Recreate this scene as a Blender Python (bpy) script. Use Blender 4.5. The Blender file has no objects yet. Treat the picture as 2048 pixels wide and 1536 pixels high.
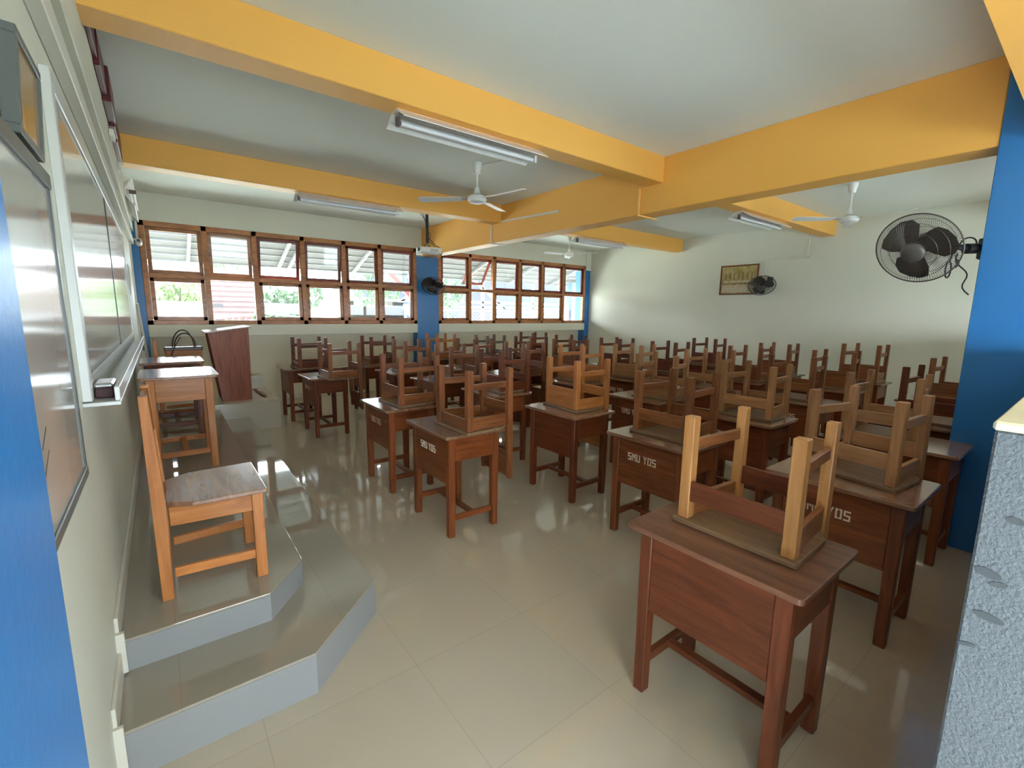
import bpy, bmesh, math, random
from mathutils import Vector, Matrix, Euler
rnd = random.Random(7)
COL = bpy.context.scene.collection
PI = math.pi

# ------------------------------------------------------------------ materials
def lin(r, g, b):
    f = lambda c: c / 12.92 if c <= 0.04045 else ((c + 0.055) / 1.055) ** 2.4
    return (f(r / 255), f(g / 255), f(b / 255), 1)

def new_mat(name):
    m = bpy.data.materials.new(name); m.use_nodes = True
    nt = m.node_tree
    return m, nt, nt.nodes['Principled BSDF']

def plain(name, col, rough=0.5, metal=0.0, noise=0.0, nscale=6.0, bump=0.0, bscale=60.0, coat=0.0, spec=0.5):
    m, nt, p = new_mat(name)
    p.inputs['Base Color'].default_value = col
    p.inputs['Roughness'].default_value = rough
    p.inputs['Metallic'].default_value = metal
    p.inputs['Coat Weight'].default_value = coat
    p.inputs['Coat Roughness'].default_value = 0.12
    p.inputs['Specular IOR Level'].default_value = spec
    tc = nt.nodes.new('ShaderNodeTexCoord')
    if noise > 0:
        n = nt.nodes.new('ShaderNodeTexNoise'); n.inputs['Scale'].default_value = nscale; n.inputs['Detail'].default_value = 4
        nt.links.new(tc.outputs['Object'], n.inputs['Vector'])
        mx = nt.nodes.new('ShaderNodeMix'); mx.data_type = 'RGBA'; mx.blend_type = 'MULTIPLY'
        mx.inputs[0].default_value = 1
        cr = nt.nodes.new('ShaderNodeMapRange')
        cr.inputs['From Min'].default_value = 0.3; cr.inputs['From Max'].default_value = 0.7
        cr.inputs['To Min'].default_value = 1 - noise; cr.inputs['To Max'].default_value = 1.0
        nt.links.new(n.outputs['Fac'], cr.inputs['Value'])
        mx.inputs[6].default_value = col
        nt.links.new(cr.outputs['Result'], mx.inputs[7])
        nt.links.new(mx.outputs[2], p.inputs['Base Color'])
    if bump > 0:
        n2 = nt.nodes.new('ShaderNodeTexNoise'); n2.inputs['Scale'].default_value = bscale; n2.inputs['Detail'].default_value = 3
        nt.links.new(tc.outputs['Object'], n2.inputs['Vector'])
        b = nt.nodes.new('ShaderNodeBump'); b.inputs['Strength'].default_value = bump; b.inputs['Distance'].default_value = 0.01
        nt.links.new(n2.outputs['Fac'], b.inputs['Height']); nt.links.new(b.outputs['Normal'], p.inputs['Normal'])
    return m

def wood(name, c1, c2, rough=0.38, coat=0.25, scale=(3, 3, 30), fine=1.0, crough=0.12):
    """streaky grain: noise stretched along one axis of object space (small numbers = along the grain)"""
    m, nt, p = new_mat(name)
    tc = nt.nodes.new('ShaderNodeTexCoord'); mp = nt.nodes.new('ShaderNodeMapping')
    mp.inputs['Scale'].default_value = scale
    oi = nt.nodes.new('ShaderNodeObjectInfo')
    ad = nt.nodes.new('ShaderNodeVectorMath'); ad.operation = 'ADD'
    ml = nt.nodes.new('ShaderNodeMath'); ml.operation = 'MULTIPLY'; ml.inputs[1].default_value = 37
    nt.links.new(oi.outputs['Random'], ml.inputs[0]); nt.links.new(ml.outputs[0], ad.inputs[1])
    nt.links.new(tc.outputs['Object'], mp.inputs['Vector']); nt.links.new(mp.outputs['Vector'], ad.inputs[0])
    n = nt.nodes.new('ShaderNodeTexNoise'); n.inputs['Scale'].default_value = 1.4; n.inputs['Detail'].default_value = 5; n.inputs['Roughness'].default_value = .62
    n.inputs['Distortion'].default_value = .6
    nt.links.new(ad.outputs[0], n.inputs['Vector'])
    r = nt.nodes.new('ShaderNodeValToRGB')
    r.color_ramp.elements[0].position = .32; r.color_ramp.elements[0].color = c1
    r.color_ramp.elements[1].position = .68; r.color_ramp.elements[1].color = c2
    nt.links.new(n.outputs['Fac'], r.inputs['Fac'])
    hs = nt.nodes.new('ShaderNodeHueSaturation')
    mr = nt.nodes.new('ShaderNodeMapRange'); mr.inputs['To Min'].default_value = .85; mr.inputs['To Max'].default_value = 1.15
    nt.links.new(oi.outputs['Random'], mr.inputs['Value']); nt.links.new(mr.outputs['Result'], hs.inputs['Value'])
    nt.links.new(r.outputs['Color'], hs.inputs['Color']); nt.links.new(hs.outputs['Color'], p.inputs['Base Color'])
    p.inputs['Roughness'].default_value = rough
    p.inputs['Specular IOR Level'].default_value = .35
    p.inputs['Coat Weight'].default_value = coat; p.inputs['Coat Roughness'].default_value = crough
    return m

def tile_floor(name, c, joint, size=0.6, rough=0.12, off=(0, 0, 0)):
    m, nt, p = new_mat(name)
    tc = nt.nodes.new('ShaderNodeTexCoord'); mp = nt.nodes.new('ShaderNodeMapping'); mp.inputs['Location'].default_value = off
    b = nt.nodes.new('ShaderNodeTexBrick'); b.offset = 0; b.squash = 1
    b.inputs['Scale'].default_value = 1; b.inputs['Brick Width'].default_value = size; b.inputs['Row Height'].default_value = size
    b.inputs['Mortar Size'].default_value = .0016; b.inputs['Mortar Smooth'].default_value = .3
    b.inputs['Color1'].default_value = c; b.inputs['Color2'].default_value = tuple(x * .965 for x in c[:3]) + (1,)
    b.inputs['Mortar'].default_value = joint
    nt.links.new(tc.outputs['Object'], mp.inputs['Vector']); nt.links.new(mp.outputs['Vector'], b.inputs['Vector'])
    n = nt.nodes.new('ShaderNodeTexNoise'); n.inputs['Scale'].default_value = 1.7; n.inputs['Detail'].default_value = 4
    nt.links.new(tc.outputs['Object'], n.inputs['Vector'])
    mr = nt.nodes.new('ShaderNodeMapRange'); mr.inputs['To Min'].default_value = rough * .7; mr.inputs['To Max'].default_value = rough * 1.5
    nt.links.new(n.outputs['Fac'], mr.inputs['Value']); nt.links.new(mr.outputs['Result'], p.inputs['Roughness'])
    nt.links.new(b.outputs['Color'], p.inputs['Base Color'])
    p.inputs['Specular IOR Level'].default_value = .75
    return m

def glass_mat():
    m = bpy.data.materials.new('window_glass'); m.use_nodes = True; nt = m.node_tree; nt.nodes.clear()
    o = nt.nodes.new('ShaderNodeOutputMaterial'); t = nt.nodes.new('ShaderNodeBsdfTransparent'); t.inputs[0].default_value = (.93, .95, .95, 1)
    g = nt.nodes.new('ShaderNodeBsdfGlossy'); g.inputs['Roughness'].default_value = .02
    d = nt.nodes.new('ShaderNodeBsdfTranslucent'); d.inputs[0].default_value = (.8, .82, .84, 1)
    f = nt.nodes.new('ShaderNodeFresnel'); f.inputs[0].default_value = 1.35
    m1 = nt.nodes.new('ShaderNodeMixShader'); m2 = nt.nodes.new('ShaderNodeMixShader'); m2.inputs[0].default_value = .025
    nt.links.new(f.outputs[0], m1.inputs[0]); nt.links.new(t.outputs[0], m1.inputs[1]); nt.links.new(g.outputs[0], m1.inputs[2])
    nt.links.new(m1.outputs[0], m2.inputs[1]); nt.links.new(d.outputs[0], m2.inputs[2]); nt.links.new(m2.outputs[0], o.inputs[0])
    return m

M = {}
M['wall'] = plain('wall_cream', (.69, .70, .61, 1), .55, noise=.05, nscale=1.2, bump=.08, bscale=90)
M['wall_low'] = plain('wall_cream_low', (.70, .66, .53, 1), .45, noise=.06, nscale=1.5)
M['ceil'] = plain('ceiling_paint', (.78, .815, .765, 1), .8, noise=.04, nscale=.8)
M['yellow'] = plain('beam_yellow', (.83, .435, .09, 1), .5, noise=.05, nscale=1.0)
M['blue'] = plain('column_blue', (.022, .17, .46, 1), .32, noise=.08, nscale=1.5, bump=.05, bscale=70)
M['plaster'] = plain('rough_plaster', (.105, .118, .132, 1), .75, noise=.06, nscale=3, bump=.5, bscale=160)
M['sill'] = plain('sill_cream', (.66, .60, .42, 1), .6, noise=.08, nscale=8, bump=.2, bscale=60)
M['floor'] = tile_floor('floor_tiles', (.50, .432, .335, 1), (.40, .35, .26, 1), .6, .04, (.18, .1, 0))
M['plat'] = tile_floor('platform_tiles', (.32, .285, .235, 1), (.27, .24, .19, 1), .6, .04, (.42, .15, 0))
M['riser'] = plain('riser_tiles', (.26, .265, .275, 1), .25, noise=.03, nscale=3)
M['plinth'] = plain('plinth_tiles', (.50, .45, .36, 1), .2, noise=.03, nscale=3)
M['skirt'] = plain('skirting_tile', (.62, .60, .52, 1), .3)
M['win'] = wood('window_wood', (.28, .115, .048, 1), (.46, .205, .09, 1), .4, .15, (4, 4, 14))
M['win_red'] = wood('window_wood_red', (.14, .028, .02, 1), (.24, .05, .03, 1), .4, .15, (4, 4, 14))
M['glass'] = glass_mat()
DARKW = ((.085, .018, .005, 1), (.185, .043, .012, 1))
MIDW = ((.12, .029, .008, 1), (.25, .068, .019, 1))
REDW = ((.085, .026, .012, 1), (.17, .055, .025, 1))
ORGW = ((.36, .125, .032, 1), (.54, .21, .06, 1))
TANW = ((.25, .115, .048, 1), (.42, .205, .09, 1))
def wset(k, cc, coat=.12):
    M[k + '_v'] = wood(k + '_upright', *cc, .42, coat, (22, 22, 2.2))
    M[k + '_x'] = wood(k + '_along_depth', *cc, .36, coat, (2.2, 22, 22))
    M[k + '_y'] = wood(k + '_along_width', *cc, .36, coat, (22, 2.2, 22))
wset('dark', DARKW); wset('mid', MIDW); wset('red', ((.085, .020, .0075, 1), (.18, .045, .0165, 1)))
wset('lectern', ((.17, .036, .012, 1), (.30, .075, .025, 1)))
wset('cmid', ((.14, .046, .016, 1), (.28, .10, .036, 1))); wset('org', ORGW); wset('tan', TANW)
M['top'] = wood('desk_top', (.17, .075, .04, 1), (.30, .15, .085, 1), .26, .8, (18, 1.8, 18), crough=.16)
M['top_red'] = wood('desk_top_red', (.10, .042, .024, 1), (.19, .082, .048, 1), .36, .2, (18, 1.8, 18), crough=.2)
M['seatunder'] = wood('seat_underside', (.15, .083, .043, 1), (.25, .145, .08, 1), .5, .1, (20, 2, 20))
M['paint'] = plain('stencil_paint', (.72, .60, .48, 1), .6)
M['paint_faded'] = plain('stencil_paint_faded', (.42, .26, .17, 1), .6)
M['white'] = plain('white_plastic', (.74, .75, .74, 1), .35)
M['whitem'] = plain('white_metal', (.82, .82, .81, 1), .3, noise=.1, nscale=20)
M['dirtyw'] = plain('dusty_white_metal', (.55, .52, .50, 1), .45, noise=.2, nscale=25)
M['tube'] = plain('lamp_tube_glass', (.72, .72, .76, 1), .15)
M['duct'] = plain('duct_plastic', (.66, .66, .60, 1), .45)
M['duct_y'] = plain('duct_yellow', (.85, .47, .12, 1), .5)
M['black'] = plain('black_plastic', (.012, .012, .013, 1), .4)
M['cage'] = plain('cage_wire', (.045, .038, .035, 1), .35, metal=.4)
M['cage_n'] = plain('cage_wire_light', (.09, .075, .07, 1), .35, metal=.3)
M['blade'] = plain('fan_blade_plastic', (.035, .027, .023, 1), .35)
M['hub'] = plain('fan_hub_plastic', (.09, .08, .075, 1), .35)
M['grey'] = plain('grey_frame', (.10, .115, .115, 1), .35)
M['steel'] = plain('brushed_steel', (.55, .55, .56, 1), .25, metal=.9)
M['wb'] = plain('whiteboard_enamel', (.46, .47, .455, 1), .13, noise=.07, nscale=2.5, coat=.35, spec=.7)
M['marker'] = plain('marker_ink', (.05, .05, .05, 1), .5)
M['alu'] = plain('pale_aluminium', (.60, .62, .62, 1), .35, metal=.25)
M['darkred'] = plain('dark_red_board', (.085, .010, .012, 1), .5)
M['paper'] = plain('paper_white', (.78, .78, .76, 1), .8)
M['eraser'] = plain('eraser_felt', (.055, .018, .020, 1), .6)
M['tanbag'] = plain('tan_woven', (.42, .19, .07, 1), .55, noise=.25, nscale=70, bump=.5, bscale=120)
M['dkbrown'] = plain('dark_leather', (.05, .022, .014, 1), .4)
M['photo_tan'] = None

def mat_picture(name, c1, c2, c3, sc):
    m, nt, p = new_mat(name)
    tc = nt.nodes.new('ShaderNodeTexCoord'); mp = nt.nodes.new('ShaderNodeMapping'); mp.inputs['Scale'].default_value = sc
    n = nt.nodes.new('ShaderNodeTexNoise'); n.inputs['Scale'].default_value = 1; n.inputs['Detail'].default_value = 4
    r = nt.nodes.new('ShaderNodeValToRGB'); e = r.color_ramp.elements
    e[0].position = .35; e[0].color = c1; e[1].position = .65; e[1].color = c3; x = e.new(.5); x.color = c2
    nt.links.new(tc.outputs['Object'], mp.inputs['Vector']); nt.links.new(mp.outputs['Vector'], n.inputs['Vector'])
    nt.links.new(n.outputs['Fac'], r.inputs['Fac']); nt.links.new(r.outputs['Color'], p.inputs['Base Color'])
    p.inputs['Roughness'].default_value = .15
    return m
M['pic_tan'] = mat_picture('amber_picture', (.34, .20, .08, 1), (.40, .25, .11, 1), (.42, .27, .13, 1), (3, 3, 3))
M['pic_green'] = mat_picture('ochre_picture', (.30, .24, .08, 1), (.40, .33, .14, 1), (.48, .40, .22, 1), (6, 14, 9))
M['pic_dark'] = plain('picture_dark_paint', (.12, .09, .04, 1), .3)
M['pic_light'] = mat_picture('picture_pale_paint', (.45, .38, .24, 1), (.55, .48, .34, 1), (.6, .54, .42, 1), (6, 30, 20))
# outdoors
M['ground'] = plain('ground_concrete', (.44, .47, .42, 1), .9, noise=.15, nscale=.7)
M['grass'] = plain('grass', (.16, .24, .05, 1), .9, noise=.4, nscale=3)
M['leaf'] = plain('leaves', (.030, .075, .018, 1), .55, noise=.5, nscale=4)
M['leaf2'] = plain('leaves_yellow', (.075, .12, .02, 1), .55, noise=.4, nscale=4)
M['bark'] = plain('bark', (.12, .085, .06, 1), .9, noise=.4, nscale=20)
M['rooftile'] = plain('roof_tile_grey', (.030, .027, .024, 1), .85, noise=.35, nscale=5)
M['rooftile_red'] = plain('roof_tile_red', (.055, .030, .028, 1), .85, noise=.25, nscale=5)
M['batten'] = plain('painted_batten', (.085, .085, .083, 1), .7)
M['postblue'] = plain('pale_blue_post', (.035, .09, .17, 1), .6)
M['redpaint'] = plain('red_bracket_paint', (.33, .05, .04, 1), .6)
M['housewall'] = plain('house_wall', (.07, .068, .07, 1), .8, noise=.1, nscale=2)
M['galv'] = plain('galvanised_wire', (.16, .17, .18, 1), .5, metal=.3)
M['ply'] = plain('plywood_outside', (.085, .07, .045, 1), .8, noise=.15, nscale=6)

# ------------------------------------------------------------------ mesh builder
class MB:
    def __init__(s): s.bm = bmesh.new()
    def _xf(s, vs, mat):
        if mat is not None: bmesh.ops.transform(s.bm, matrix=mat, verts=vs)
    def box(s, x0, x1, y0, y1, z0, z1, bev=0.0, mat=None, seg=1):
        r = bmesh.ops.create_cube(s.bm, size=1)
        vs = r['verts']
        bmesh.ops.scale(s.bm, vec=(abs(x1 - x0), abs(y1 - y0), abs(z1 - z0)), verts=vs)
        bmesh.ops.translate(s.bm, vec=((x0 + x1) / 2, (y0 + y1) / 2, (z0 + z1) / 2), verts=vs)
        if bev > 0:
            es = list({e for v in vs for e in v.link_edges})
            rb = bmesh.ops.bevel(s.bm, geom=es, offset=bev, segments=seg, affect='EDGES', profile=.5)
            vs = list({v for f in rb['faces'] for v in f.verts} | {v for v in vs if v.is_valid})
        s._xf(vs, mat); return vs
    def prism(s, pts, h0, h1, axis='z', mat=None, bev=0.0):
        """polygon pts extruded from h0 to h1 along axis (x: pts=(y,z); y: pts=(x,z); z: pts=(x,y))"""
        def P(a, b, h): return {'z': (a, b, h), 'x': (h, a, b), 'y': (a, h, b)}[axis]
        v0 = [s.bm.verts.new(P(a, b, h0)) for a, b in pts]; v1 = [s.bm.verts.new(P(a, b, h1)) for a, b in pts]
        f = [s.bm.faces.new(v0), s.bm.faces.new(v1)]; n = len(pts)
        for i in range(n): f.append(s.bm.faces.new((v0[i], v0[(i + 1) % n], v1[(i + 1) % n], v1[i])))
        vs = v0 + v1
        if bev > 0:
            es = list({e for v in vs for e in v.link_edges})
            rb = bmesh.ops.bevel(s.bm, geom=es, offset=bev, segments=2, affect='EDGES', profile=.5)
            vs = list({v for q in rb['faces'] for v in q.verts} | {v for v in vs if v.is_valid})
        s._xf(vs, mat); return vs
    def tube(s, pts, r, n=8, closed=False, radii=None):
        pts = [Vector(p) for p in pts]; rings = []
        N = len(pts); prev = None
        for i, p in enumerate(pts):
            if closed: t = (pts[(i + 1) % N] - pts[i - 1])
            else: t = pts[min(i + 1, N - 1)] - pts[max(i - 1, 0)]
            t.normalize()
            if prev is None:
                a = Vector((0, 0, 1)) if abs(t.z) < .9 else Vector((1, 0, 0))
                u = t.cross(a).normalized()
            else:
                u = (prev - t * prev.dot(t)).normalized()
            prev = u; w = t.cross(u)
            rr = radii[i] if radii else r
            rings.append([s.bm.verts.new(p + u * math.cos(2 * PI * k / n) * rr + w * math.sin(2 * PI * k / n) * rr) for k in range(n)])
        m = N if closed else N - 1
        for i in range(m):
            A, B = rings[i], rings[(i + 1) % N]
            for k in range(n): s.bm.faces.new((A[k], A[(k + 1) % n], B[(k + 1) % n], B[k]))
        if not closed:
            s.bm.faces.new(rings[0]); s.bm.faces.new(rings[-1])
        return [v for r_ in rings for v in r_]
    def lathe(s, prof, n=20, mat=None):
        rings = []
        vs = []
        for r, z in prof:
            if r < 1e-5:
                v = s.bm.verts.new((0, 0, z)); rings.append([v]); vs.append(v)
            else:
                ring = [s.bm.verts.new((r * math.cos(2 * PI * k / n), r * math.sin(2 * PI * k / n), z)) for k in range(n)]
                rings.append(ring); vs += ring
        for A, B in zip(rings, rings[1:]):
            for k in range(n):
                if len(A) == 1 and len(B) == 1: continue
                if len(A) == 1: s.bm.faces.new((A[0], B[k], B[(k + 1) % n]))
                elif len(B) == 1: s.bm.faces.new((A[k], A[(k + 1) % n], B[0]))
                else: s.bm.faces.new((A[k], A[(k + 1) % n], B[(k + 1) % n], B[k]))
        s._xf(vs, mat); return vs
    def build(s, name, mat, parent=None, smooth=False):
        bmesh.ops.recalc_face_normals(s.bm, faces=s.bm.faces)
        me = bpy.data.meshes.new(name); s.bm.to_mesh(me); s.bm.free()
        if isinstance(mat, str): mat = M[mat]
        me.materials.append(mat)
        if smooth:
            for p in me.polygons: p.use_smooth = True
            try: me.set_sharp_from_angle(angle=math.radians(40))
            except Exception: pass
        o = bpy.data.objects.new(name, me); COL.objects.link(o)
        if parent is not None: o.parent = parent
        return o

def box(name, mat, x0, x1, y0, y1, z0, z1, parent=None, bev=0.0, seg=1):
    m = MB(); m.box(x0, x1, y0, y1, z0, z1, bev, None, seg); return m.build(name, mat, parent)
def tag(o, label, cat, group=None, kind=None):
    o['label'] = label; o['category'] = cat
    if group: o['group'] = group
    if kind: o['kind'] = kind
    return o
def empty(name, loc=(0, 0, 0), rot=(0, 0, 0)):
    o = bpy.data.objects.new(name, None); COL.objects.link(o); o.location = loc; o.rotation_euler = rot
    o.empty_display_size = .1
    return o
def copy_tree(o, parent=None):
    c = o.copy(); COL.objects.link(c); c.parent = parent
    for ch in list(o.children): copy_tree(ch, c)
    return c
def struct(o): o['kind'] = 'structure'; return o

# ------------------------------------------------------------------ the room
D = 8.517; W = 9.341; HC = 3.173; HB = 2.643; HA = 2.917
XB0, XB1 = 4.486, 4.73
struct(box('floor', 'floor', -.4, W + .3, -2.6, D + .35, -.12, 0))
struct(box('ceiling', 'ceil', -.4, W + .3, -.35, D + .35, HC, HC + .15))
struct(box('wall_left', 'wall', -.2, 0, .56, D + .3, 0, HC))
struct(box('trim_15', 'wall', 0, .052, .575, D, 2.62, HC, bev=.004))
struct(box('wall_right', 'wall', W, W + .2, -.1, D + .3, 0, HC))
# window wall: recessed low wall, lintel band flush with the columns
m = MB(); m.box(0, W, D + .2, D + .32, 0, 1.15); struct(m.build('wall_window_low', 'wall_low'))
m = MB(); m.box(0, 4.486, D, D + .3, 2.79, HC); m.box(4.73, W, D, D + .3, 2.79, HC)
m.box(9.165, W, D - .012, D, 2.68, HC)
struct(m.build('wall_window_upper', 'wall'))
m = MB(); m.box(.1, 4.36, D - .02, D + .32, 1.143, 1.322, .004); m.box(4.845, 9.165, D - .02, D + .32, 1.143, 1.322, .004)
struct(m.build('trim_1', 'wall'))
# columns
def column(n, x0, x1, y0, y1, z0, z1): struct(box('trim_%d' % n, 'blue', x0, x1, y0, y1, z0, z1, bev=.004))
column(2, -.3, .1, D, D + .35, 0, 2.79)
column(3, 4.36, 4.845, D, D + .35, 0, 2.645)
column(4, 9.165, W, D, D + .35, 0, 2.68)
column(5, 4.475, 4.86, .12, .575, 0, HC)
column(6, -.3, .138, -.1, .56, 0, 2.643)
struct(box('ceiling_light_blocker', 'ceil', -1.5, W + 1, -2.6, -.12, 2.95, 3.1))  # unseen slab added to cut sky light on the doorway side
struct(box('wall_light_blocker', 'wall', -1.5, W + 1, -2.6, -2.45, -.1, .85))  # unseen low wall added as the bottom of a light-limiting slot
struct(box('trim_16', 'wall', -1.5, W + 1, -2.6, -2.45, 1.80, 2.95))  # unseen band added to block the sky above that slot
struct(box('ground_light_bounce', plain('bounce_ground', (.17, .20, .20, 1), .9),  -25, 45, -60, -2.6, -.3, -.15))  # unseen ground added to bounce light up onto the near ceiling
struct(box('wall_light_blocker_end', 'wall', -1.6, -1.45, -2.6, -.12, 0, 2.95))  # unseen end wall added against light leaking in sideways
struct(box('wall_light_blocker_left', 'wall', -1.6, -.3, -.12, .1, 0, 2.95))  # unseen filler added to close a sky gap left of the doorway column
struct(box('wall_light_blocker_right', 'wall', W + .0, W + 1.05, -.12, -.02, 0, 2.95))  # unseen filler added, shuts the matching sky gap on the right
struct(box('wall_light_blocker_far', 'wall', W + .9, W + 1.05, -2.6, -.12, 0, 2.95))  # unseen right-hand end wall added to keep stray sky light out
# beams
struct(box('trim_7', 'yellow', XB0, XB1, .575, D + .02, HB, HC, bev=.006))
for n, (y0, y1) in zip((8, 9), ((3.011, 3.225), (5.851, 6.065))):
    m = MB(); m.box(.0, XB0, y0, y1, HA, HC, .005); m.box(XB1, W, y0, y1, HA, HC, .005)
    struct(m.build('trim_%d' % n, 'yellow'))
m = MB(); m.box(-.3, 4.475, -.12, .41, 2.643, HC); m.box(4.86, W, -.12, .41, 2.643, HC)
struct(m.build('trim_10', 'yellow'))
# near wall below its windows, end face beside the doorway
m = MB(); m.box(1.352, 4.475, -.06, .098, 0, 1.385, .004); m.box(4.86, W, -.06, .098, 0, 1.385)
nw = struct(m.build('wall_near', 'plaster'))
m = MB(); m.box(1.346, 4.475, -.07, .101, 1.385, 1.401, .004); m.box(4.86, W, -.07, .101, 1.385, 1.401, .004)
struct(m.build('trim_11', 'sill'))
m = MB()
for x in (2.9, 4.47, 6.4, 8.0, 9.3): m.box(x - .04, x + .04, -.05, .03, 1.401, 2.643)
m.box(1.6, W, -.05, .03, 2.57, 2.643)
struct(m.build('window_3', 'win'))
# scuffs on the end face of the wall
m = MB()
for (y, z, w, h, a) in ((.055, 1.235, .012, .006, .1), (.075, 1.13, .018, .008, .2), (.06, 1.115, .012, .005, -.3), (.065, 1.05, .02, .007, .1), (.085, .985, .012, .004, -.3)):
    pts = [(y + w * math.cos(t) * math.cos(a) - h * math.sin(t) * math.sin(a), z + w * math.cos(t) * math.sin(a) + h * math.sin(t) * math.cos(a)) for t in [i * PI / 6 for i in range(12)]]
    m.prism(pts, 1.3505, 1.3525, 'x')
sc = m.build('scuff_marks', plain('scuff_grey', (.055, .062, .07, 1), .8), nw)

# stepped platform along the whiteboard wall (two steps, chamfered near corners) and the plinth at its far end
S1, S2 = .184, .317
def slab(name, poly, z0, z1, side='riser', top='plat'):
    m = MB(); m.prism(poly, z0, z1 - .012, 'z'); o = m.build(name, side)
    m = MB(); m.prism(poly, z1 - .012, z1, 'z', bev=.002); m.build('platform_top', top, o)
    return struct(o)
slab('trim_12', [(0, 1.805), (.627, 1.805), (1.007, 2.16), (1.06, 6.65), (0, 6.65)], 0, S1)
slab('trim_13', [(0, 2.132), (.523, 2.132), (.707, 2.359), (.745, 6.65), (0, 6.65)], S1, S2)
slab('trim_14', [(0, 6.65), (1.43, 6.65), (1.46, D + .2), (0, D + .2)], 0, .38, 'plinth', 'floor')
m = MB(); m.box(0, .012, 1.80, 2.12, S1, S1 + .10, .002); m.box(0, .012, 2.128, 6.65, S2, S2 + .10, .002)
m.box(0, .026, 1.785, 1.80, .02, S1 + .035); m.box(0, .026, 2.112, 2.13, S1 + .01, S2 + .04)
struct(m.build('baseboard_left', 'skirt'))
m = MB(); m.box(1.46, 9.34, D + .188, D + .2, 0, .1, .002); struct(m.build('baseboard_window', 'skirt'))
m = MB(); m.box(W - .012, W, .1, D, 0, .1, .002); struct(m.build('baseboard_right', 'skirt'))

# ------------------------------------------------------------------ windows
def window(name, x0, x1, mull, missing, tilted, slight):
    root = empty(name, (0, 0, 0)); struct(root)
    zb, zt, y0, y1 = 1.322, 2.79, D - .004, D + .075
    f = MB(); b = .004
    f.box(x0, x1, y0, y1, zt - .075, zt, b); f.box(x0, x1, y0, y1, zb, zb + .065, b)
    f.box(x0, x0 + .07, y0, y1, zb, zt, b); f.box(x1 - .07, x1, y0, y1, zb, zt, b)
    for c in mull: f.box(c - .036, c + .036, y0, y1, zb, zt, b)
    f.box(x0, x1, y0 + .004, y1, 2.0, 2.062, b)
    f.build('frame', 'win', root)
    edges = [x0 + .034] + list(mull) + [x1 - .034]
    for r, (a0, a1) in enumerate(((zb + .065, 2.0), (2.062, zt - .075))):
        for c in range(6):
            if (r, c) in missing: continue
            ex0, ex1 = edges[c] + .038, edges[c + 1] - .038
            w = ex1 - ex0; h = a1 - a0; t = .052
            s = empty('sash', ((ex0 + ex1) / 2, D + .042, a1)); s.parent = root
            ang = tilted.get((r, c), slight.get((r, c), 0.0))
            s.rotation_euler = (ang, 0, 0)
            q = MB()
            q.box(-w / 2, w / 2, -.018, .018, -t, 0, .003); q.box(-w / 2, w / 2, -.018, .018, -h, -h + t, .003)
            q.box(-w / 2, -w / 2 + t, -.018, .018, -h, 0, .003); q.box(w / 2 - t, w / 2, -.018, .018, -h, 0, .003)
            red = (r, c) in tilted or (r == 1 and c >= 2 and name == 'window_1') or (name == 'window_2' and r == 1)
            so = q.build('sash_frame', 'win_red' if red else 'win', s)
            g = MB(); g.box(-w / 2 + t, w / 2 - t, -.002, .002, -h + t, -t); g.build('pane', 'glass', s)
            k = MB(); k.lathe([(0, 0), (.009, 0), (.009, .012), (0, .016)], 10, Matrix.Translation((-w / 2 + t * .45, -.018, -h / 2)) @ Matrix.Rotation(PI / 2, 4, 'X'))
            k.build('catch', 'black', s)
    return root
window('window_1', .1, 4.36, (.875, 1.54, 2.26, 2.95, 3.61), {(0, 1)}, {}, {(1, 1): .10, (1, 2): .16, (1, 3): .10, (1, 5): .07, (1, 0): .02})
window('window_2', 4.845, 9.165, (5.615, 6.245, 6.98, 7.68, 8.385), {(0, 1), (0, 5)}, {(1, 1): .62}, {(1, 2): .05})

# ------------------------------------------------------------------ desks
GL = {'S': [[(0, 5.9), (5, 5.9), (5, 7), (0, 7)], [(0, 3.2), (1.3, 3.2), (1.3, 5.9), (0, 5.9)], [(1.6, 3), (5, 3), (5, 4.1), (1.3, 4.1)], [(3.7, 1.1), (5, 1.1), (5, 3), (3.7, 3)], [(0, 0), (5, 0), (5, 1.1), (0, 1.1)]],
      'M': [[(0, 0), (1.1, 0), (1.1, 7), (0, 7)], [(3.9, 0), (5, 0), (5, 7), (3.9, 7)], [(1.3, 7), (2.4, 4.6), (2.4, 2.6), (1.3, 5)], [(3.7, 7), (2.6, 4.6), (2.6, 2.6), (3.7, 5)]],
      'U': [[(0, 0), (1.3, 0), (1.3, 7), (0, 7)], [(3.7, 0), (5, 0), (5, 7), (3.7, 7)], [(1.7, 0), (3.7, 0), (3.7, 1.1), (1.7, 1.1)]],
      'Y': [[(0, 7), (1.4, 7), (2.4, 4.3), (2.0, 3.2)], [(5, 7), (3.6, 7), (2.6, 4.3), (3.0, 3.2)], [(1.9, 0), (3.1, 0), (3.1, 3.1), (1.9, 3.1)]],
      'O': [[(0, 0), (1.3, 0), (1.3, 7), (0, 7)], [(1.3, 0), (2.2, 0), (2.2, 1.1), (1.3, 1.1)], [(1.3, 5.9), (2.2, 5.9), (2.2, 7), (1.3, 7)],
            [(3.7, 0), (5, 0), (5, 7), (3.7, 7)], [(2.8, 0), (3.7, 0), (3.7, 1.1), (2.8, 1.1)], [(2.8, 5.9), (3.7, 5.9), (3.7, 7), (2.8, 7)]]}
DW, DL, DH = .50, .645, .745     # depth (x), length (y), height; origin at the near front corner of the footprint
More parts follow.
